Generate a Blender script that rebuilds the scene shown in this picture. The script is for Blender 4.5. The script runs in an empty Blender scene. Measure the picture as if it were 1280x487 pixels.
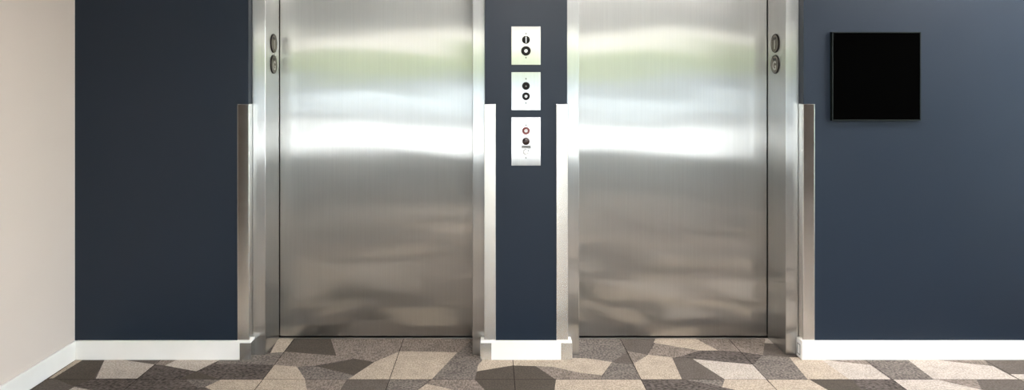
import bpy, bmesh, math, random
from mathutils import Vector, Matrix
random.seed(7)
SC = bpy.context.scene
COL = SC.collection
F, PX, PY, H = 850.0, 614.0, 110.0, 1.4006      # focal length and principal point (px), eye height (m)
Y_DOOR, Y_FRAME, Y_WALL, Y_BASE = 3.81, 3.572, 3.520, 3.505

# ------------------------------------------------------------------ materials
def new_mat(name):
    m = bpy.data.materials.new(name); m.use_nodes = True
    nt = m.node_tree
    b = nt.nodes['Principled BSDF']
    return m, nt, b

def N(nt, typ, **kw):
    n = nt.nodes.new(typ)
    for k, v in kw.items():
        if k in n.inputs.keys() if not hasattr(n, k) else False:
            n.inputs[k].default_value = v
        else:
            setattr(n, k, v)
    return n

def coords(nt, scale):
    tc = N(nt, 'ShaderNodeNewGeometry')
    mp = N(nt, 'ShaderNodeMapping'); mp.inputs['Scale'].default_value = scale
    nt.links.new(tc.outputs['Position'], mp.inputs['Vector'])
    return mp.outputs['Vector']

def noise(nt, scale_vec, scale=1.0, detail=3.0, rough=.5):
    n = N(nt, 'ShaderNodeTexNoise')
    n.inputs['Scale'].default_value = scale; n.inputs['Detail'].default_value = detail
    n.inputs['Roughness'].default_value = rough
    nt.links.new(coords(nt, scale_vec), n.inputs['Vector'])
    return n.outputs['Fac']

def ramp(nt, fac, lo, hi, a=.3, b=.7):
    r = N(nt, 'ShaderNodeMapRange')
    r.inputs['From Min'].default_value = a; r.inputs['From Max'].default_value = b
    r.inputs['To Min'].default_value = lo; r.inputs['To Max'].default_value = hi
    nt.links.new(fac, r.inputs['Value'])
    return r.outputs['Result']

def mixcol(nt, fac, c1, c2):
    m = N(nt, 'ShaderNodeMix', data_type='RGBA')
    m.inputs['A'].default_value = (*c1, 1); m.inputs['B'].default_value = (*c2, 1)
    nt.links.new(fac, m.inputs['Factor'])
    return m.outputs['Result']

def bump(nt, b, fac, strength, dist):
    bp = N(nt, 'ShaderNodeBump')
    bp.inputs['Strength'].default_value = strength; bp.inputs['Distance'].default_value = dist
    nt.links.new(fac, bp.inputs['Height']); nt.links.new(bp.outputs['Normal'], b.inputs['Normal'])

def paint(name, c1, c2, rough=.6, spec=.3, nscale=1.2, orange=.15):
    m, nt, b = new_mat(name)
    nt.links.new(mixcol(nt, ramp(nt, noise(nt, (1, 1, 1), nscale, 3), 0, 1), c1, c2), b.inputs['Base Color'])
    b.inputs['Roughness'].default_value = rough
    b.inputs['Specular IOR Level'].default_value = spec
    if orange:
        bump(nt, b, noise(nt, (1, 1, 1), 350, 2), orange, .0006)
    return m

def steel(name, col=(.60, .59, .57), rough=.14, aniso=1.0, vertical_smear=False, tone=.03, haze=.4, haze_rough=.42):
    """brushed stainless steel: a sharp and a hazy lobe, both spread across the brush lines"""
    m, nt, b = new_mat(name)
    lo = tuple(c * (1 - tone) for c in col); hi = tuple(min(1, c * (1 + tone)) for c in col)
    grain = noise(nt, (160, 160, 3) if not vertical_smear else (3, 3, 160), 1, 3)
    color = mixcol(nt, ramp(nt, grain, 0, 1), lo, hi)
    geo = N(nt, 'ShaderNodeNewGeometry')
    vm = N(nt, 'ShaderNodeVectorMath', operation='CROSS_PRODUCT')
    vm.inputs[1].default_value = (0, 0, 1)
    nt.links.new(geo.outputs['Normal'], vm.inputs[0])
    tang = vm.outputs[0]
    if vertical_smear:
        v2 = N(nt, 'ShaderNodeVectorMath', operation='CROSS_PRODUCT')
        nt.links.new(geo.outputs['Normal'], v2.inputs[0]); nt.links.new(vm.outputs[0], v2.inputs[1])
        tang = v2.outputs[0]
    b2 = N(nt, 'ShaderNodeBsdfPrincipled')
    patch = noise(nt, (4, 4, 9), 1, 4)
    for sh, r, an in ((b, rough, aniso), (b2, haze_rough, min(aniso, .8))):
        nt.links.new(color, sh.inputs['Base Color'])
        sh.inputs['Metallic'].default_value = 1
        sh.inputs['Anisotropic'].default_value = an
        nt.links.new(ramp(nt, patch, r * .92, r * 1.08), sh.inputs['Roughness'])
        nt.links.new(tang, sh.inputs['Tangent'])
    mx = N(nt, 'ShaderNodeMixShader'); mx.inputs[0].default_value = haze
    nt.links.new(b.outputs[0], mx.inputs[1]); nt.links.new(b2.outputs[0], mx.inputs[2])
    nt.links.new(mx.outputs[0], nt.nodes['Material Output'].inputs['Surface'])
    return m

def plain(name, col, rough=.5, metal=0.0, spec=.5, tone=.08, nscale=40):
    m, nt, b = new_mat(name)
    lo = tuple(c * (1 - tone) for c in col); hi = tuple(min(1, c * (1 + tone)) for c in col)
    nt.links.new(mixcol(nt, ramp(nt, noise(nt, (1, 1, 1), nscale, 2), 0, 1), lo, hi), b.inputs['Base Color'])
    b.inputs['Roughness'].default_value = rough; b.inputs['Metallic'].default_value = metal
    b.inputs['Specular IOR Level'].default_value = spec
    return m

def carpet(name, col, amp, dirs=(1, 1, 1)):
    m, nt, b = new_mat(name)
    lo = tuple(c * (1 - amp) for c in col); hi = tuple(min(1, c * (1 + amp)) for c in col)
    f1 = noise(nt, (150 * dirs[0], 85 * dirs[1], 60), 1, 2, .6)
    f2 = noise(nt, (16 * dirs[0], 16 * dirs[1], 16), 1, 2, .5)
    mx = N(nt, 'ShaderNodeMath', operation='MULTIPLY_ADD')
    nt.links.new(f1, mx.inputs[0]); mx.inputs[1].default_value = .8
    ml = N(nt, 'ShaderNodeMath', operation='MULTIPLY'); nt.links.new(f2, ml.inputs[0]); ml.inputs[1].default_value = .2
    nt.links.new(ml.outputs[0], mx.inputs[2])
    nt.links.new(mixcol(nt, ramp(nt, mx.outputs[0], 0, 1, .40, .60), lo, hi), b.inputs['Base Color'])
    b.inputs['Roughness'].default_value = .95; b.inputs['Specular IOR Level'].default_value = .1
    bump(nt, b, f1, .5, .002)
    return m

def emit(name, col, strength):
    m, nt, b = new_mat(name)
    b.inputs['Emission Color'].default_value = (*col, 1); b.inputs['Emission Strength'].default_value = strength
    b.inputs['Base Color'].default_value = (.9, .9, .9, 1)
    return m

def glass(name):
    m, nt, b = new_mat(name)
    nt.nodes.remove(b)
    tr = N(nt, 'ShaderNodeBsdfTransparent'); tr.inputs['Color'].default_value = (.93, .96, .94, 1)
    gl = N(nt, 'ShaderNodeBsdfGlossy'); gl.inputs['Roughness'].default_value = .02
    fr = N(nt, 'ShaderNodeFresnel'); fr.inputs['IOR'].default_value = 1.45
    mx = N(nt, 'ShaderNodeMixShader')
    nt.links.new(fr.outputs[0], mx.inputs[0]); nt.links.new(tr.outputs[0], mx.inputs[1]); nt.links.new(gl.outputs[0], mx.inputs[2])
    nt.links.new(mx.outputs[0], nt.nodes['Material Output'].inputs['Surface'])
    return m

M = dict(
    blue=paint('navy_wall_paint', (.0088, .0162, .0290), (.0100, .0182, .0325), .42, .32, .9, .1),
    beige=paint('beige_wall_paint', (.68, .595, .535), (.71, .625, .565), .75, .2, .8, .1),
    brown=paint('brown_wall_cladding', (.022, .014, .010), (.032, .020, .014), 1, 0, 3, 0),
    white=paint('white_trim_paint', (.84, .815, .775), (.88, .855, .82), .5, .4, 6, 0),
    ceil=paint('ceiling_paint', (.70, .68, .66), (.74, .72, .70), .85, .2, 2, 0),
    door=steel('brushed_door_steel', (.51, .502, .485), .145, haze=.42),
    frame=steel('brushed_frame_steel', (.585, .585, .575), .18, haze=.35),
    guard=steel('corner_guard_steel', (.80, .785, .755), .18, 1.0, True, .0, haze=.0),
    plate=steel('button_plate_steel', (.68, .67, .655), .17, haze=.3),
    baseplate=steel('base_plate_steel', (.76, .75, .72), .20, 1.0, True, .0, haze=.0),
    bronze=plain('marker_bronze', (.15, .13, .10), .4, .9, .5, .2, 200),
    bronze_dark=plain('marker_dark_edge', (.02, .015, .012), .4, .5),
    relief=plain('marker_raised_metal', (.50, .48, .44), .35, .9),
    dark=plain('black_gap', (.008, .008, .008), .8),
    blackplastic=plain('black_plastic', (.010, .009, .008), .5, 0, .15),
    browngloss=plain('dark_brown_lens', (.035, .02, .018), .15),
    chrome=plain('chrome_metal', (.62, .62, .62), .3, 1),
    screw=plain('screw_metal', (.05, .045, .04), .6, .2),
    red=plain('red_ring', (.17, .035, .035), .45, 0, .5, .4, 900),
    whiteplastic=plain('white_plastic', (.85, .85, .84), .4),
    greylabel=plain('grey_label', (.22, .22, .22), .5, .3, .5, .4, 700),
    panel=plain('matte_black', (.0008, .0008, .0008), .9, 0, 0, 0),
    panel_edge=plain('dark_green_edge', (.003, .006, .0055), .6, 0, .2),
    sill=steel('threshold_steel', (.40, .39, .37), .3, .5),
    glass=glass('window_glass'),
    mull=plain('window_frame_metal', (.80, .80, .79), .4, 0),
    darkmetal=plain('dark_sill_metal', (.012, .012, .012), .9, 0, .1),
    coping=plain('white_coping', (.9, .9, .88), .9, 0, .1, .04, 1),
    fill_lamp=emit('added_lamp_diffuser', (1.0, .955, .915), 26.0),
    concrete=plain('sunlit_paving', (.76, .69, .60), .9, 0, .2, .06, 2),
    asphalt=plain('road_asphalt', (.19, .18, .165), .95, 0, .1, .1, 3),
    leaf=plain('hedge_leaves', (.24, .26, .12), .8, 0, .2, .5, 5),
    facade=plain('beige_facade', (.56, .48, .41), .9, 0, .1, .06, 1),
    concwall=plain('white_low_wall', (.5, .5, .49), .9, 0, .1, .04, 1),
    fence=plain('grey_fence', (.22, .225, .235), .9, 0, .1, .04, 1),
    roof=plain('roof_render', (.6, .6, .58), .9, 0, .1),
)
CARPET = {
    'B': carpet('carpet_beige', (.415, .345, .275), .26),
    'P': carpet('carpet_pale_beige', (.445, .39, .34), .24),
    'T': carpet('carpet_taupe', (.215, .178, .152), .36, (1, .5, 1)),
    'G': carpet('carpet_grey', (.165, .142, .126), .42, (.6, 1, 1)),
    'K': carpet('carpet_charcoal_fleck', (.098, .082, .073), .48, (.4, 1, 1)),
    'D': carpet('carpet_smooth_dark', (.085, .071, .058), .16),
    'E': carpet('carpet_dark_taupe', (.118, .10, .086), .2),
    'S': plain('carpet_seam', (.015, .010, .008), .95, 0, .05),
}

# ------------------------------------------------------------------ geometry helpers
class MB:
    def __init__(s): s.bm = bmesh.new()
    def box(s, x0, x1, y0, y1, z0, z1, bev=0.0, seg=2):
        b = bmesh.new()
        bmesh.ops.create_cube(b, size=1)
        for v in b.verts:
            v.co = Vector(((x0 + x1) / 2 + v.co.x * (x1 - x0), (y0 + y1) / 2 + v.co.y * (y1 - y0), (z0 + z1) / 2 + v.co.z * (z1 - z0)))
        if bev: bmesh.ops.bevel(b, geom=b.edges[:], offset=bev, segments=seg, affect='EDGES', profile=.5)
        s._merge(b); return s
    def prism(s, pts, z0, z1, bev=0.0, pick=None):
        """vertical prism over a plan outline"""
        b = bmesh.new()
        vs = [b.verts.new((x, y, z0)) for x, y in pts]
        f = b.faces.new(vs)
        r = bmesh.ops.extrude_face_region(b, geom=[f])
        for v in r['geom']:
            if isinstance(v, bmesh.types.BMVert): v.co.z = z1
        bmesh.ops.recalc_face_normals(b, faces=b.faces[:])
        if bev: bmesh.ops.bevel(b, geom=b.edges[:], offset=bev, segments=2, affect='EDGES', profile=.5)
        s._merge(b); return s
    def lathe(s, prof, mat, n=40):
        """prof: (radius, height) pairs; axis local Z; mat: world matrix"""
        b = bmesh.new(); rings = []
        for r, h in prof:
            if r < 1e-6: rings.append([b.verts.new((0, 0, h))])
            else: rings.append([b.verts.new((r * math.cos(2 * math.pi * k / n), r * math.sin(2 * math.pi * k / n), h)) for k in range(n)])
        for a, c in zip(rings, rings[1:]):
            for k in range(n):
                k2 = (k + 1) % n
                if len(a) == 1 and len(c) == 1: continue
                if len(a) == 1: b.faces.new((a[0], c[k], c[k2]))
                elif len(c) == 1: b.faces.new((a[k], a[k2], c[0]))
                else: b.faces.new((a[k], a[k2], c[k2], c[k]))
        bmesh.ops.recalc_face_normals(b, faces=b.faces[:])
        bmesh.ops.transform(b, matrix=mat, verts=b.verts[:])
        s._merge(b); return s
    def _merge(s, b):
        me = bpy.data.meshes.new('tmp'); b.to_mesh(me); b.free(); s.bm.from_mesh(me); bpy.data.meshes.remove(me)
    def obj(s, name, mat, parent=None, smooth=False, origin=None, **props):
        me = bpy.data.meshes.new(name)
        if origin is None: origin = Vector((0, 0, 0))
        s.bm.to_mesh(me); s.bm.free()
        off = Vector(origin)
        if parent is not None: off = parent_loc(parent)
        me.transform(Matrix.Translation(-off))
        o = bpy.data.objects.new(name, me); COL.objects.link(o)
        mats = mat if isinstance(mat, (list, tuple)) else [mat]
        for m in mats: me.materials.append(m)
        if parent is not None: o.parent = parent
        else: o.location = off
        if smooth:
            for p in me.polygons: p.use_smooth = True
        for k, v in props.items(): o[k] = v
        return o

def parent_loc(p):
    v = Vector((0, 0, 0))
    while p is not None:
        v += p.location; p = p.parent
    return v

def thing(name, loc, label, category, group=None):
    e = bpy.data.objects.new(name, None); e.location = loc; e.empty_display_size = .1
    COL.objects.link(e); e['label'] = label; e['category'] = category
    if group: e['group'] = group
    return e

def front(x, y, z):
    """matrix: local Z axis towards the camera (-Y) at a point"""
    return Matrix.Translation((x, y, z)) @ Matrix.Rotation(math.radians(90), 4, 'X')

# ------------------------------------------------------------------ key positions (m)
XL = -2.155                                   # left wall
C1, C2 = -1.2568, -0.032                      # wall corners either side of the left lift
C3, C4 = 0.3934, 1.617                        # wall corners either side of the right lift
J1, J2, J3, J4 = -1.186, -0.0988, 0.4622, 1.547
XR, YB, CEIL = 5.2, -5.38, 2.55
XFL = -7.0                                    # far left of the lobby
WALL_END = .85                                # where the added dark pier ends
GB = 1.318                                    # top of the corner guards
BH = .0975                                    # height of the baseboards
DTOP = 2.13

# ------------------------------------------------------------------ floor
def gp(px, py):
    D = F * H / (py - PY)
    return ((px - PX) * D / F, D)

POLY = [
 ('B', [(94.7,449.6),(103.3,449.6),(66.6,473),(61,472.8)]),
 ('D', [(103.3,449.6),(129.9,449.6),(117.6,473),(92.5,482.4),(66.6,472.3)]),
 ('P', [(130.6,449.6),(154.3,449.6),(193.1,455.1),(171.5,472.8),(119.8,472.8)]),
 ('E', [(154.5,449.6),(203,449.6),(193,455)]),
 ('P', [(80,490),(93.2,483.1),(128,490)]),
 ('E', [(61,472.8),(66.6,472.3),(92.5,482.4),(82,490),(36,490)]),
 ('T', [(198.6,449.6),(220.9,449.6),(206.5,456.5),(192.9,455)]),
 ('P', [(220.9,449.6),(275,449.6),(245.3,463.7),(205.8,456.5)]),
 ('G', [(274.5,449.6),(312,449.6),(319.3,443),(331.5,443),(338,440.7),(354.5,440),(342.3,455.8),(312,454.7),(269.7,454.7)]),
 ('K', [(269.7,454.7),(341.5,455.5),(330.8,473.8),(274.8,473.8),(245.3,463.7)]),
 ('D', [(245.3,463.7),(274.8,473.6),(225.9,472.6)]),
 ('B', [(348,422),(368,422),(354.5,439.7),(338,440.7)]),
 ('B', [(276.2,474),(328.4,474),(316.9,490),(271,490),(256,483.4)]),
 ('G', [(231.7,474),(276.2,474),(256,483.4),(248,484.5)]),
 ('D', [(368,422),(413,422),(420.4,444.3),(357.2,439.3)]),
 ('T', [(413,422),(505,422),(500.1,438.6),(467.8,452.2),(443.4,447.9),(420.4,444.3)]),
 ('T', [(354.5,440),(357.2,439.3),(420.4,444.3),(442,447.9),(391.7,457.2),(371.6,458),(342,455.8)]),
 ('D', [(443.4,448.1),(467.8,452.2),(442,468.7),(416,463.7),(397.4,458.2)]),
 ('G', [(371.6,458),(397.4,458),(442,468.7),(434.8,474),(381.6,474)]),
 ('B', [(342,455.8),(371.2,458),(381.6,474),(328.8,474)]),
 ('B', [(328.8,474),(381,474),(384.3,490),(316.9,490)]),
 ('T', [(381,474),(433.3,474),(423.5,490),(384.3,490)]),
 ('E', [(434.0,474),(486,474),(481,490),(423.5,490)]),
 ('B', [(500.1,438.6),(571.8,440),(539.5,474),(434.8,474),(467.8,452.2)]),
 ('G', [(486,474),(537,474),(518,490),(481,490)]),
 ('T', [(505,422),(592,422),(583.3,431.4),(571.8,440),(500,438.6)]),
 ('G', [(583.3,431.4),(592,422),(600.6,443),(603.4,450),(597,457.2),(596.3,463.7),(593.4,474),(539.5,474),(571.8,440)]),
 ('B', [(603.4,449),(641.8,449),(641.8,456.3),(596.3,463.7),(597,457.2)]),
 ('D', [(641.7,456.5),(669.4,457.2),(694.7,473.5),(692.8,490),(609,490),(593.4,474.5),(596.3,463.7)]),
 ('T', [(539.5,474),(593.4,474),(609,490),(576,490),(557.5,484.6),(533,479.5)]),
 ('B', [(533,479.5),(557.5,484.6),(578,490),(518,490)]),
 ('B', [(641.6,449),(714.7,449),(716,445.7),(734,447.5),(765,452.2),(752.7,468.7),(726.2,465.9),(690.2,458),(669.4,457.2),(641.6,456.5)]),
 ('T', [(669.4,457.2),(690.2,458),(726.2,465.9),(752.7,468.7),(750.6,474),(694.7,474)]),
 ('B', [(695.0,474),(800.6,474),(811,490),(692.8,490)]),
 ('G', [(765,452.2),(773.6,453.7),(791.5,455.1),(801,474),(750.6,474)]),
 ('G', [(720,422),(731.2,422),(734,447.5),(713,447),(715,442)]),
 ('G', [(731.2,422),(775.4,422),(784.3,440),(765,452.2),(734,447.5)]),
 ('E', [(784.3,440),(791.8,455.1),(765,452.2)]),
 ('E', [(775.8,422),(819.7,422),(808.8,443),(784.3,438.6)]),
 ('T', [(784.3,438.6),(808.8,443),(792.2,454.6)]),
 ('T', [(819,428.3),(869,437.1),(874.7,437.8),(850.3,445.7),(840.2,446.7),(809.5,443)]),
 ('B', [(819.7,422),(868,422),(897.7,437.8),(874.7,437.8),(817,428.2)]),
 ('T', [(868,422),(909.8,422),(926.4,439.5),(897.7,437.8)]),
 ('T', [(910.2,422),(956.8,422),(953.7,443.6),(926.4,439.5)]),
 ('P', [(956.6,422),(962,422),(968,429.4),(955.9,428.5)]),
 ('E', [(956,428.5),(967,429.2),(990,446),(985,446.4),(954.0,443)]),
 ('K', [(874.7,437.8),(897.7,438.0),(926.4,439.6),(953.5,443.6),(941.5,455.5),(867.5,448.2),(843,446.5),(851.7,445)]),
 ('B', [(792.2,454.4),(810,443),(840.2,446.7),(852.4,474),(801.2,474)]),
 ('E', [(840.5,446.5),(866,448.4),(906.3,474),(852.4,474)]),
 ('P', [(866,448.4),(941.5,455.5),(958,474),(906.3,474)]),
 ('G', [(953.7,443.4),(986.6,446.5),(1009.6,474),(958,474),(941.5,455.5)]),
 ('K', [(801.4,474),(856,474),(903.4,483.1),(935,490),(809,490)]),
 ('G', [(856,474),(905.9,474),(902.7,483.2)]),
 ('B', [(906.1,474),(957.6,474),(973.3,490),(934,490),(902.3,483.6)]),
 ('B', [(986.6,446.3),(1001,446),(1026,449),(1062,474),(1009.6,474)]),
 ('P', [(1026,449),(1087.9,455.8),(1113.8,474),(1062,474)]),
 ('T', [(1020,448),(1082,448),(1089,455.9)]),
 ('G', [(1081,448),(1133,448),(1167.5,474),(1113.8,474),(1089,455.9)]),
 ('B', [(958.2,474),(1011.8,474),(1039.6,490),(972.9,490)]),
 ('D', [(1011.8,474),(1065,474),(1079.6,490),(1039.6,490)]),
 ('K', [(1065,474),(1115.6,474),(1136.6,490),(1079.6,490)]),
 ('P', [(1133,448),(1164.6,449),(1240.8,457.2),(1273,474),(1167.5,474)]),
 ('T', [(1155,448),(1230,448),(1236.5,456.4)]),
 ('E', [(1230,448),(1300,448),(1300,467.8),(1262.3,467.3),(1240.8,457.2),(1235.5,456)]),
 ('P', [(1262.3,467.3),(1300,468),(1300,474),(1273.8,474)]),
 ('P', [(1116.4,474),(1171,474),(1241,490),(1136.6,490)]),
 ('T', [(1171,474),(1220.6,474),(1227.4,487)]),
 ('E', [(1220.6,474),(1273.6,474),(1300,487),(1300,490),(1241,490),(1226.4,484.8)]),
 ('T', [(1274,474),(1300,474),(1300,487)]),
]
SEAMS_X = [-1.7045, -1.0985, -.489, .1115, .721, 1.3255, 1.929, 2.541]
SEAM_Y = F * H / (474 - PY)

def split(poly, a, b):
    """cut a convex polygon with the line a-b"""
    def side(p): return (b[0]-a[0])*(p[1]-a[1]) - (b[1]-a[1])*(p[0]-a[0])
    out = [[], []]
    for i, p in enumerate(poly):
        q = poly[(i+1) % len(poly)]; sp, sq = side(p), side(q)
        out[0 if sp >= 0 else 1].append(p)
        if sp * sq < 0:
            t = sp / (sp - sq); m = (p[0] + (q[0]-p[0])*t, p[1] + (q[1]-p[1])*t)
            out[0].append(m); out[1].append(m)
    return [o for o in out if len(o) >= 3]

def build_floor():
    bm = bmesh.new(); keys = list(CARPET)
    def face(pts, z, k):
        vs = [bm.verts.new((x, y, z)) for x, y in pts]
        f = bm.faces.new(vs); f.normal_update()
        if f.normal.z < 0: f.normal_flip()
        f.material_index = keys.index(k)
    # the slab under the carpet
    r = bmesh.ops.create_cube(bm, size=1)
    for v in r['verts']:
        v.co = Vector(((XFL + XR)/2 + v.co.x*(XR - XFL), (YB + 3.95)/2 + v.co.y*(3.95 - YB), -.05 + v.co.z*.1))
        if v.co.z > -.01: v.co.z = 0
    for f in bm.faces: f.material_index = keys.index('K')
    for i, (k, pts) in enumerate(POLY):
        face([gp(*p) for p in pts], .0004 + i * .000004, k)
    y_near = F * H / (490 - PY)
    rnd = random.Random(11)
    xs = [.1115 + .6065 * n for n in range(-12, 12)]
    xs = [x for x in xs]
    ys = [SEAM_Y + .6065 * (1 - n) for n in range(0, 17)]
    for iy in range(len(ys) - 1):
        y1, y0 = ys[iy], ys[iy+1]
        for x0, x1 in zip(xs, xs[1:]):
            x0c, x1c = max(x0, XFL), min(x1, XR)
            if x1c <= x0c: continue
            yt = min(y1, Y_FRAME)
            yb = max(y0, YB)
            visible = x1 > -2.3 and x0 < 2.8
            if visible and iy == 0: continue
            if visible and iy == 1: yt = y_near
            if yb >= yt: continue
            polys = [[(x0c, yb), (x1c, yb), (x1c, yt), (x0c, yt)]]
            for c in range(3):
                cx, cy = rnd.uniform(x0, x1), rnd.uniform(y0, y1); an = rnd.uniform(0, math.pi)
                a = (cx, cy); b = (cx + math.cos(an), cy + math.sin(an))
                j = max(range(len(polys)), key=lambda q: len(polys[q]) + rnd.random())
                polys[j:j+1] = split(polys[j], a, b)
            for p in polys:
                face(p, .0004, rnd.choice('BBPTTGGKDE'))
    # seams between the carpet tiles
    w = .0016
    for n in range(-11, 11):
        x = .1115 + .6065 * n
        near = [s for s in SEAMS_X if abs(s - x) < .1]
        if near: x = near[0]
        if XFL < x < XR:
            face([(x-w, YB), (x+w, YB), (x+w, 3.80), (x-w, 3.80)], .0010, 'S')
    for n in range(0, 15):
        y = SEAM_Y - .6065 * n
        w2 = .0016
        face([(XL if y > WALL_END else XFL, y-w2), (XR, y-w2), (XR, y+w2), (XL if y > WALL_END else XFL, y+w2)], .0009, 'S')
    me = bpy.data.meshes.new('floor'); bm.to_mesh(me); bm.free()
    for k in keys: me.materials.append(CARPET[k])
    o = bpy.data.objects.new('floor', me); COL.objects.link(o); o['kind'] = 'structure'
build_floor()

def struct(mb, name, mat): return mb.obj(name, mat, kind='structure')

# ------------------------------------------------------------------ walls
YBK = 3.95
w = MB()
w.box(XL - .1, C1, Y_WALL, YBK, 0, CEIL)
w.box(C2, C3, Y_WALL, YBK, 0, CEIL)
w.box(C4, XR, Y_WALL, YBK, 0, CEIL)
w.box(C1, C2, Y_WALL, YBK, DTOP + .075, CEIL)
w.box(C3, C4, Y_WALL, YBK, DTOP + .075, CEIL)
struct(w, 'wall_back', M['blue'])
ADDED_PIER = 1.72
struct(MB().box(XL - .1, XL, ADDED_PIER, Y_WALL, 0, CEIL), 'wall_left', M['beige'])
struct(MB().box(XL - .1, XL + .006, WALL_END, ADDED_PIER, 0, CEIL).box(XFL, XL - .1, WALL_END, WALL_END + .1, 0, CEIL), 'wall_left_added_pier', M['brown'])  # unseen pier added to darken the left guard's reflection, plus the lobby return wall
struct(MB().box(2.70, 3.06, .80, 1.12, 0, CEIL, .004), 'wall_added_column', M['brown'])  # unseen column, added so the right corner guard mirrors something dark
struct(MB().box(XFL - .1, XFL, YB, WALL_END + .1, 0, CEIL), 'wall_far_left', M['brown'])
GX0, GX1 = -4.25, 4.9                       # the big glazed opening behind the camera
struct(MB().box(XFL, GX0, YB - .1, YB, 0, CEIL).box(GX1, XR, YB - .1, YB, 0, CEIL), 'wall_front', M['brown'])
SY0, SY1, SZ0, SZ1 = -2.6, 3.46, .0, 2.35   # side window in the right wall
struct(MB().box(XR, XR + .1, YB, SY0, 0, CEIL).box(XR, XR + .1, SY1, YBK, 0, CEIL).box(XR, XR + .1, SY0, SY1, SZ1, CEIL), 'wall_right', M['brown'])
struct(MB().box(XFL - .1, XR + .1, YB - .1, YBK, CEIL, CEIL + .35), 'ceiling', M['ceil'])

def glazing(name, axis, a0, a1, c, z0, z1, n):
    """window wall: frame, mullions (one mesh) and panes as a child"""
    fr, pn = MB(), MB()
    t = .06
    def bx(mb, u0, u1, z0_, z1_, d):
        if axis == 'x': mb.box(u0, u1, c - d/2, c + d/2, z0_, z1_)
        else: mb.box(c - d/2, c + d/2, u0, u1, z0_, z1_)
    bx(fr, a0, a1, z1 - t, z1, .08)
    for k in range(n + 1):
        u = a0 + (a1 - a0) * k / n
        bx(fr, max(a0, u - t/2), min(a1, u + t/2), z0 + .12, z1 - t, .08)
    for k in range(n):
        u0 = a0 + (a1 - a0) * k / n + t/2; u1 = a0 + (a1 - a0) * (k+1) / n - t/2
        bx(pn, u0, u1, z0 + .12, z1 - t, .006)
    f = fr.obj(name, M['mull'], kind='structure')
    pn.obj('window_pane', M['glass'], f)
    sl = MB(); bx(sl, a0, a1, z0, z0 + .12, .10); sl.obj('window_sill', M['darkmetal'], f)
glazing('window_1', 'x', GX0, GX1, YB - .05, 0, CEIL, 6)
glazing('window_2', 'y', SY0, SY1, XR + .05, SZ0, SZ1, 4)

# ------------------------------------------------------------------ baseboards
def baseboard(name, pts): struct(MB().prism(pts, 0, BH, .0022), name, M['white'])
xb = XL + .012
baseboard('baseboard_left', [(XL, ADDED_PIER + .001), (xb, ADDED_PIER + .001), (xb, Y_WALL - .002), (XL, Y_WALL - .002)])
B1, B2, B3, B4 = -1.240, -.0549, .4166, 1.602      # baseboard corners
baseboard('baseboard_back', [(xb + .0005, Y_BASE), (B1, Y_BASE), (B1, Y_FRAME - .003), (C1, Y_FRAME - .003), (C1, Y_WALL), (xb + .0005, Y_WALL)])
baseboard('baseboard_center', [(B2, Y_BASE), (B3, Y_BASE), (B3, Y_FRAME - .003), (C3, Y_FRAME - .003), (C3, Y_WALL), (C2, Y_WALL), (C2, Y_FRAME - .003), (B2, Y_FRAME - .003)])
baseboard('baseboard_right', [(B4, Y_BASE), (XR, Y_BASE), (XR, Y_WALL), (C4, Y_WALL), (C4, Y_FRAME - .003), (B4, Y_FRAME - .003)])

# ------------------------------------------------------------------ lifts
def wave(x, z, ph):
    """slight undulation of the sheet steel (m)"""
    k = min(1, max(0, (z - .8) / .5)); k = .18 + .82 * k * k * (3 - 2 * k)      # the lower half of the sheet is flatter
    return k * (.00055 * math.sin(6.5 * x + 1.5 * z + ph) * math.cos(3.1 * z + ph * 1.7)
            + .00008 * math.sin(13 * x - 9 * z + 2 * ph) * math.sin(5 * x + 4 * z)
            + .00050 * math.sin(3.4 * x + 5.5 * z + ph)
            + .00010 * math.sin(24 * z + 3.1 * math.sin(2.9 * x + ph))
            + .00004 * math.sin(47 * z + 4 * math.sin(2.3 * x + ph) + ph))

def door_leaf(x0, x1, z0, z1, y, ph, parent):
    bm = bmesh.new(); nx, nz = 80, 160
    g = [[bm.verts.new((x0 + (x1-x0)*i/nx, y + wave(x0 + (x1-x0)*i/nx, z0 + (z1-z0)*k/nz, ph), z0 + (z1-z0)*k/nz)) for k in range(nz+1)] for i in range(nx+1)]
    for i in range(nx):
        for k in range(nz):
            bm.faces.new((g[i][k], g[i+1][k], g[i+1][k+1], g[i][k+1])).smooth = True
    mb = MB(); mb.bm.free(); mb.bm = bm
    # returned edges and back sheet give the leaf its thickness
    b = bmesh.new()
    me = bpy.data.meshes.new('t'); b.free()
    mb.box(x0 + .0004, x1 - .0004, y + .0012, y + .045, z0 + .0004, z1)
    bpy.data.meshes.remove(me)
    return mb.obj('door_panel', M['door'], parent)

def text_mesh(body, size, mat, mtx, parent, name='raised_character', depth=.0008):
    cu = bpy.data.curves.new('t', 'FONT'); cu.body = body; cu.size = size; cu.extrude = depth
    cu.align_x = 'CENTER'; cu.align_y = 'CENTER'; cu.offset = size * .02
    t = bpy.data.objects.new('t', cu); COL.objects.link(t)
    dg = bpy.context.evaluated_depsgraph_get(); dg.update()
    me = bpy.data.meshes.new_from_object(t.evaluated_get(dg))
    bpy.data.objects.remove(t); bpy.data.curves.remove(cu)
    me.transform(mtx); me.transform(Matrix.Translation(-parent_loc(parent)))
    me.materials.clear(); me.materials.append(mat)
    o = bpy.data.objects.new(name, me); COL.objects.link(o); o.parent = parent
    return o

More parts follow.
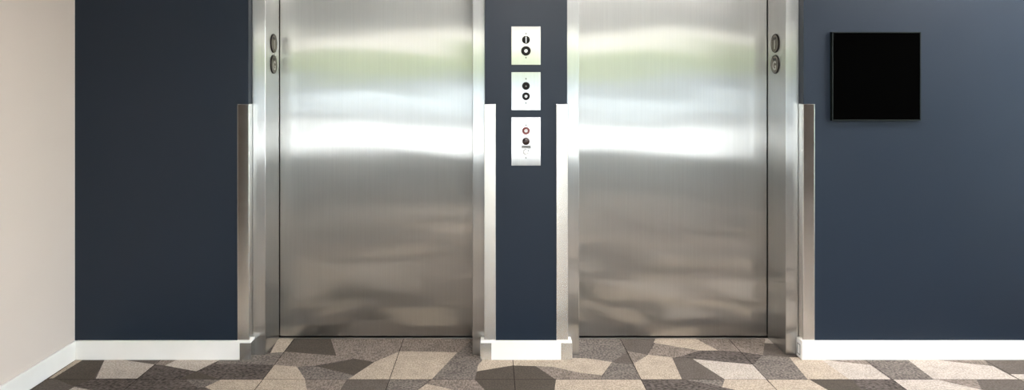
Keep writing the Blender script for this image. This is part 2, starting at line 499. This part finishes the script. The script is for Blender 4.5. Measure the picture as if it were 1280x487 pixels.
def floor_marker(parent, x, y, z, side, chars, lab):
    """round plate with raised characters on the reveal; side=+1 faces +X"""
    R = Matrix.Rotation(math.radians(90 * side), 4, 'Z') @ Matrix.Rotation(math.radians(90), 4, 'X')
    T = Matrix.Translation((x, y, z)) @ R
    r = .0515
    d = MB().lathe([(r, 0), (r, .0045), (r - .0022, .006), (r - .006, .006), (r - .0068, .0048), (0, .0048)], T).obj('floor_marker', M['bronze_dark'], parent, label=lab)
    MB().lathe([(r - .0066, .0045), (r - .0066, .0056), (0, .0056)], T).obj('marker_face', M['bronze'], d)
    b = MB(); b.box(-.019, .019, .021, .033, .0055, .0068)
    bmesh.ops.transform(b.bm, matrix=T, verts=b.bm.verts[:])
    b.obj('braille_bar', M['bronze_dark'], d)
    text_mesh(chars, .066, M['relief'], T @ Matrix.Translation((0, -.010, .0060)), d)
    return d

def lift(name, xo0, xi0, xi1, xo1, marker_side, ph, label):
    t = thing(name, ((xo0 + xo1)/2, Y_FRAME, 0), label, 'elevator', 'elevators')
    door_leaf(xi0 + .004, xi1 - .004, .0135, DTOP + .03, Y_DOOR, ph, t)
    yb = Y_DOOR - .004
    for a, b_ in ((xo0, xi0), (xi1, xo1)):
        MB().box(a + .0005, b_ - .0, Y_FRAME, yb, .0, DTOP + .074, .0028, 3).obj('jamb', M['frame'], t)
    MB().box(xi0, xi1, Y_FRAME, yb, DTOP, DTOP + .074, .002).obj('header', M['frame'], t)
    MB().box(xi0, xi1, Y_DOOR - .008, YBK, 0, .0060, .001).obj('threshold', M['sill'], t)
    MB().box(xo0 + .001, xo1 - .001, Y_DOOR + .06, YBK - .01, 0, DTOP + .07).obj('hoistway_lining', M['dark'], t)
    zc = Y_WALL
    s = 1 if marker_side == 'L' else -1
    x = xi0 if s == 1 else xi1
    ym = 3.700
    for py, ch, lb in ((54.2, '1', 'upper round bronze floor marker'), (80.3, 'G', 'lower round bronze floor marker')):
        floor_marker(t, x, ym, H + (PY - py) * ym / F, s, ch, lb)
    return t
lift('elevator', C1, J1, J2, C2, 'L', .6, 'brushed steel elevator door and frame nearest the beige wall')
lift('elevator', C3, J3, J4, C4, 'R', 2.9, 'brushed steel elevator door and frame nearest the black square panel')

# ------------------------------------------------------------------ corner guards
def L(cx, s, y_out, wf, y_in, t):
    """plan outline of an angle hugging a corner at x=cx; s=+1: the lift is on the +X side"""
    xo = cx + s * t
    pts = [(xo - s * wf, y_out), (xo, y_out), (xo, y_in), (cx, y_in), (cx, y_out + t), (xo - s * wf, y_out + t)]
    return pts if s > 0 else pts[::-1]
def guard(cx, s, label, group):
    t = .0045
    o = Vector((cx, Y_WALL, BH))
    e = thing('corner_guard', o, label, 'corner guard', group)
    y0 = Y_WALL - t
    # front flange, and the return flange behind a thin dark joint
    xo = cx + s * t
    w = .0605
    a, b = sorted((xo - s * w, xo))
    MB().box(a, b, y0, Y_WALL, BH, GB, .0020, 3).obj('front_flange', M['guard'], e)
    a, b = sorted((cx, xo - s * .0003))
    MB().box(a, b, Y_WALL + .005, Y_FRAME - .006, BH, GB, .0010, 2).obj('return_flange', M['guard'], e)
    MB().box(min(cx, cx + s*.0022), max(cx, cx + s*.0022), Y_WALL, Y_WALL + .005, BH, GB - .002).obj('joint', M['dark'], e)
    return e
guard(C1, 1, 'dark reflecting steel corner guard on navy wall left of the leftmost elevator', 'steel corner guards')
guard(C2, -1, 'bright steel corner guard on the left edge of the wall between the elevators', 'steel corner guards')
guard(C3, 1, 'bright steel corner guard on the right edge of the wall between the elevators', 'steel corner guards')
guard(C4, -1, 'brownish steel corner guard on blue wall nearest the black square panel', 'steel corner guards')

# metal angles wrapped round the baseboard corners
def kick(cx, s, label, mat):
    pts = L(cx, s, Y_BASE - .0018, .058, Y_FRAME - .006, .0018)
    MB().prism(pts, .0015, BH - .0095, .0005).obj('baseboard_corner_plate', mat, origin=(cx, Y_BASE, 0),
        label=label, category='corner plate', group='metal plates on baseboard corners')
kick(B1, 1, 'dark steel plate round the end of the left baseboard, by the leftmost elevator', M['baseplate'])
kick(B2, -1, 'pale scuffed plate on the left end of the short middle baseboard', M['baseplate'])
kick(B3, 1, 'pale plate on the right end of the short middle baseboard', M['baseplate'])
# on the right only the return carries a plate
def right_plate():
    e = MB().box(B4 - .0018, B4, Y_BASE + .004, Y_FRAME - .008, .002, BH - .0095, .0005).obj('baseboard_corner_plate', M['whiteplastic'],
        origin=(B4, Y_BASE, 0), label='small white framed plate on the side of the long right baseboard', category='corner plate', group='metal plates on baseboard corners')
    for a, b, c, d in ((.016, .050, .070, .074), (.016, .050, .018, .022), (.016, .020, .022, .070), (.046, .050, .022, .070)):
        MB().box(B4 - .0032, B4 - .0017, Y_BASE + a, Y_BASE + b, c, d, .0003).obj('raised_rim', M['greylabel'], e)
right_plate()

# ------------------------------------------------------------------ call plates on the middle wall
K = Y_WALL / F
def wx(px): return (px - PX) * K
def wz(py): return H + (PY - py) * K
XC = wx(657.4)
YP = Y_WALL - .003
def plate(y0, y1, label):
    e = thing('call_button_plate', (XC, Y_WALL, wz(y1)), label, 'button plate', 'button plates between the elevators')
    MB().box(wx(639.2), wx(675.7), YP, Y_WALL - .0002, wz(y1), wz(y0), .0008).obj('faceplate', M['plate'], e)
    return e
def screws(e, *ys):
    for y in ys:
        s = MB().lathe([(.0038, 0), (.0038, .0008), (.0022, .0016), (0, .0016)], front(XC, YP, wz(y)), 20).obj('screw', M['screw'], e)
def lock(e, y, r, rs, ringmat, dot=True, name='key_switch', lab=None):
    f = front(XC, YP, wz(y))
    k = MB().lathe([(r, 0), (r, .002), (r - .0012, .0032), (r * .78, .0034), (r * .72, .0024), (rs + .001, .0024), (rs + .001, 0)], f).obj(name, ringmat, e)
    if lab: k['label'] = lab
    MB().lathe([(rs, 0), (rs, .004), (rs - .001, .0048), (0, .0048)], f).obj('key_cylinder', M['chrome'], k)
    b = MB(); b.box(-.0016, .0016, -.0030, .0030, .0044, .0052)
    bmesh.ops.transform(b.bm, matrix=f, verts=b.bm.verts[:]); b.obj('keyhole', M['dark'], k)
    return k
def dome(e, y, r, mat, name, h=.005):
    f = front(XC, YP, wz(y))
    k = MB().lathe([(r, 0), (r, .0018), (r - .0014, .003), (r - .003, .003), (r - .0032, .0024)] +
                   [((r - .0032) * math.cos(a), .0024 + h * .5 * math.sin(a)) for a in [math.pi/2 * i/6 for i in range(7)]][:-1] + [(0, .0024 + h * .5)], f).obj(name, mat, e)
    return k
p = plate(33, 81, 'top steel plate with keyed switches on the wall between the elevators')
k = dome(p, 49.8, .0205, M['blackplastic'], 'rotary_switch')
b = MB(); b.box(-.0024, .0024, -.0165, .0165, .0045, .0105, .0010); bmesh.ops.transform(b.bm, matrix=front(XC, YP, wz(49.8)), verts=b.bm.verts[:])
b.obj('switch_grip', M['chrome'], k)
lock(p, 63.6, .0250, .0082, M['blackplastic']); screws(p, 42.0, 72.0)
p = plate(90, 137.6, 'middle steel plate with two black controls on the wall between the elevators')
k = dome(p, 107.3, .0200, M['blackplastic'], 'call_button')
b = MB(); b.prism([(-.005, -.0045), (.005, -.0045), (0, .0045)], .0048, .0056); bmesh.ops.transform(b.bm, matrix=front(XC, YP, wz(107.3)), verts=b.bm.verts[:])
b.obj('button_mark', M['greylabel'], k)
lock(p, 120.2, .0200, .0068, M['blackplastic']); screws(p, 98.5, 128.6)
p = plate(146.3, 206.8, 'bottom and tallest steel plate, with a red ringed key switch')
lock(p, 163.3, .0200, .0076, M['red'], lab='red ringed key switch')
dome(p, 176.4, .0198, M['browngloss'], 'call_button', .010)
lb = MB().box(wx(651.8), wx(663.6), YP - .0012, YP, wz(185.5), wz(181.8), .0004).obj('label_strip', M['greylabel'], p)
MB().box(wx(651.8), wx(663.6), YP - .0018, YP - .0012, wz(182.6), wz(181.8)).obj('label_heading', M['dark'], lb)
f = front(XC, YP, wz(189.6))
k = MB().lathe([(.0155, 0), (.0155, .0022), (.0130, .0022), (.0130, 0)], f).obj('jewel_light', M['dark'], p)
MB().lathe([(.0130, 0), (.0130, .0030), (.0115, .0038), (0, .0038)], f).obj('lens', M['whiteplastic'], k)
screws(p, 156.3, 196.8)

# ------------------------------------------------------------------ black square panel
KP = 3.500 / F
x0, x1 = (1040 - PX) * KP, (1151 - PX) * KP
z0, z1 = H + (PY - 150.6) * KP, H + (PY - 39.8) * KP
e = thing('square_wall_panel', ((x0 + x1)/2, Y_WALL, z0), 'flat matte black square panel fixed to the blue wall', 'panel')
MB().box(x0 + .004, x1 - .004, 3.4995, Y_WALL - .0005, z0 + .004, z1 - .004).obj('panel_face', M['panel'], e)
rim = MB()
for a in ((x0, x0 + .006, z0, z1), (x1 - .005, x1, z0, z1), (x0 + .006, x1 - .005, z1 - .005, z1), (x0 + .006, x1 - .005, z0, z0 + .005)):
    rim.box(a[0], a[1], 3.498, Y_WALL - .0004, a[2], a[3], .0008)
rim.obj('edge_frame', M['panel_edge'], e)

# ------------------------------------------------------------------ unseen lobby ceiling lamps, added to brighten wall, floor and guards
def fill_lamp(x, y, lab):
    s = .30
    e = thing('added_ceiling_light', (x, y, CEIL), lab, 'ceiling light', 'added square ceiling lights')
    fr = MB()
    for a in ((-s, s, -s, -s+.02), (-s, s, s-.02, s), (-s, -s+.02, -s+.02, s-.02), (s-.02, s, -s+.02, s-.02)):
        fr.box(x + a[0], x + a[1], y + a[2], y + a[3], CEIL - .018, CEIL, .002)
    fr.obj('lamp_frame', M['mull'], e)
    MB().box(x - s + .02, x + s - .02, y - s + .02, y + s - .02, CEIL - .012, CEIL - .001).obj('diffuser', M['fill_lamp'], e)
for x, y in ((.35, 1.5), (.35, .5), (2.75, 2.75), (3.9, 2.75), (1.6, .5), (4.5, .2)):  # first pair brightens the middle guards, the rest weights light to the right
    fill_lamp(x, y, 'square white light panel added as fill light on the unseen lobby ceiling')

# ------------------------------------------------------------------ outdoors, seen mirrored in the steel
struct(MB().box(-40, 40, -18.4, YB - .1, -.12, -.02), 'ground', M['concrete'])
struct(MB().box(-40, 40, -34, -18.4, -.12, -.03), 'road', M['asphalt'])
struct(MB().box(-40, 40, -60, -34, -.12, -.02), 'ground_far', M['concrete'])
struct(MB().box(XR + .1, 40, YB - .1, 30, -.12, -.02), 'ground_side', M['concrete'])
struct(MB().box(-40, 40, -32.3, -32.0, -.03, .93), 'wall_low', M['concwall'])
struct(MB().box(-9, -.5, -32.35, -31.95, .93, 1.30), 'wall_low_coping', M['coping'])
struct(MB().box(-40, 40, -33.0, -32.9, -.03, 2.05), 'wall_fence', M['fence'])
struct(MB().box(-45, 45, -46, -40, -.02, 9), 'wall_outside', M['facade'])
def hedge():
    bm = bmesh.new(); nx, nz = 160, 14
    rnd = random.Random(3)
    g = [[bm.verts.new((-34 + 68*i/nx, -33.9 + .55*rnd.random() - .03*k, -.02 + 3.6*k/nz + (.35*rnd.random() if k else 0))) for k in range(nz+1)] for i in range(nx+1)]
    h = [[bm.verts.new((-34 + 68*i/nx, -35.2, -.02 + 3.6*k/nz)) for k in range(nz+1)] for i in range(nx+1)]
    for i in range(nx):
        for k in range(nz):
            bm.faces.new((g[i][k], g[i+1][k], g[i+1][k+1], g[i][k+1])); bm.faces.new((h[i][k], h[i][k+1], h[i+1][k+1], h[i+1][k]))
        bm.faces.new((g[i][nz], g[i+1][nz], h[i+1][nz], h[i][nz]))
    mb = MB(); mb.bm.free(); mb.bm = bm
    mb.obj('hedge', M['leaf'], origin=(0, -34, -.02), label='clipped green hedge outside the lobby glazing', category='hedge')
hedge()

# ------------------------------------------------------------------ light and camera
world = bpy.data.worlds.new('world'); SC.world = world; world.use_nodes = True
nt = world.node_tree; bg = nt.nodes['Background']
sky = nt.nodes.new('ShaderNodeTexSky'); sky.sky_type = 'NISHITA'
sky.sun_disc = False; sky.sun_elevation = math.radians(61); sky.sun_rotation = math.radians(0)
hz = nt.nodes.new('ShaderNodeMix'); hz.data_type = 'RGBA'; hz.inputs['Factor'].default_value = .3
hz.inputs['B'].default_value = (1.6, 1.6, 1.6, 1)          # thin bright overcast mixed into the clear sky
nt.links.new(sky.outputs[0], hz.inputs['A']); nt.links.new(hz.outputs['Result'], bg.inputs['Color']); bg.inputs['Strength'].default_value = 1.05
sun = bpy.data.lights.new('sun', 'SUN'); sun.energy = 6.3; sun.angle = math.radians(.6); sun.color = (1, .96, .9)
so = bpy.data.objects.new('sun', sun); COL.objects.link(so)
el = math.radians(61)
d = Vector((.15 * math.cos(el), -math.cos(el), -math.sin(el)))
so.rotation_euler = d.to_track_quat('-Z', 'Y').to_euler(); so.location = (0, 0, 8)

cam = bpy.data.cameras.new('camera'); co = bpy.data.objects.new('camera', cam); COL.objects.link(co)
co.location = (0, 0, H); co.rotation_euler = (math.radians(90), 0, 0)
cam.sensor_width = 36; cam.lens = F / 1280 * 36
cam.shift_x = (640 - PX) / 1280; cam.shift_y = -(243.5 - PY) / 1280
cam.clip_start = .02; cam.clip_end = 200
SC.camera = co
SC.view_settings.view_transform = 'Standard'; SC.view_settings.look = 'None'
SC.view_settings.gamma = 1; SC.view_settings.exposure = 1.0
SC.view_settings.use_curve_mapping = False
SC.cycles.use_denoising = True
SC.cycles.max_bounces = 10; SC.cycles.diffuse_bounces = 5; SC.cycles.glossy_bounces = 5
SC.cycles.sample_clamp_indirect = 8
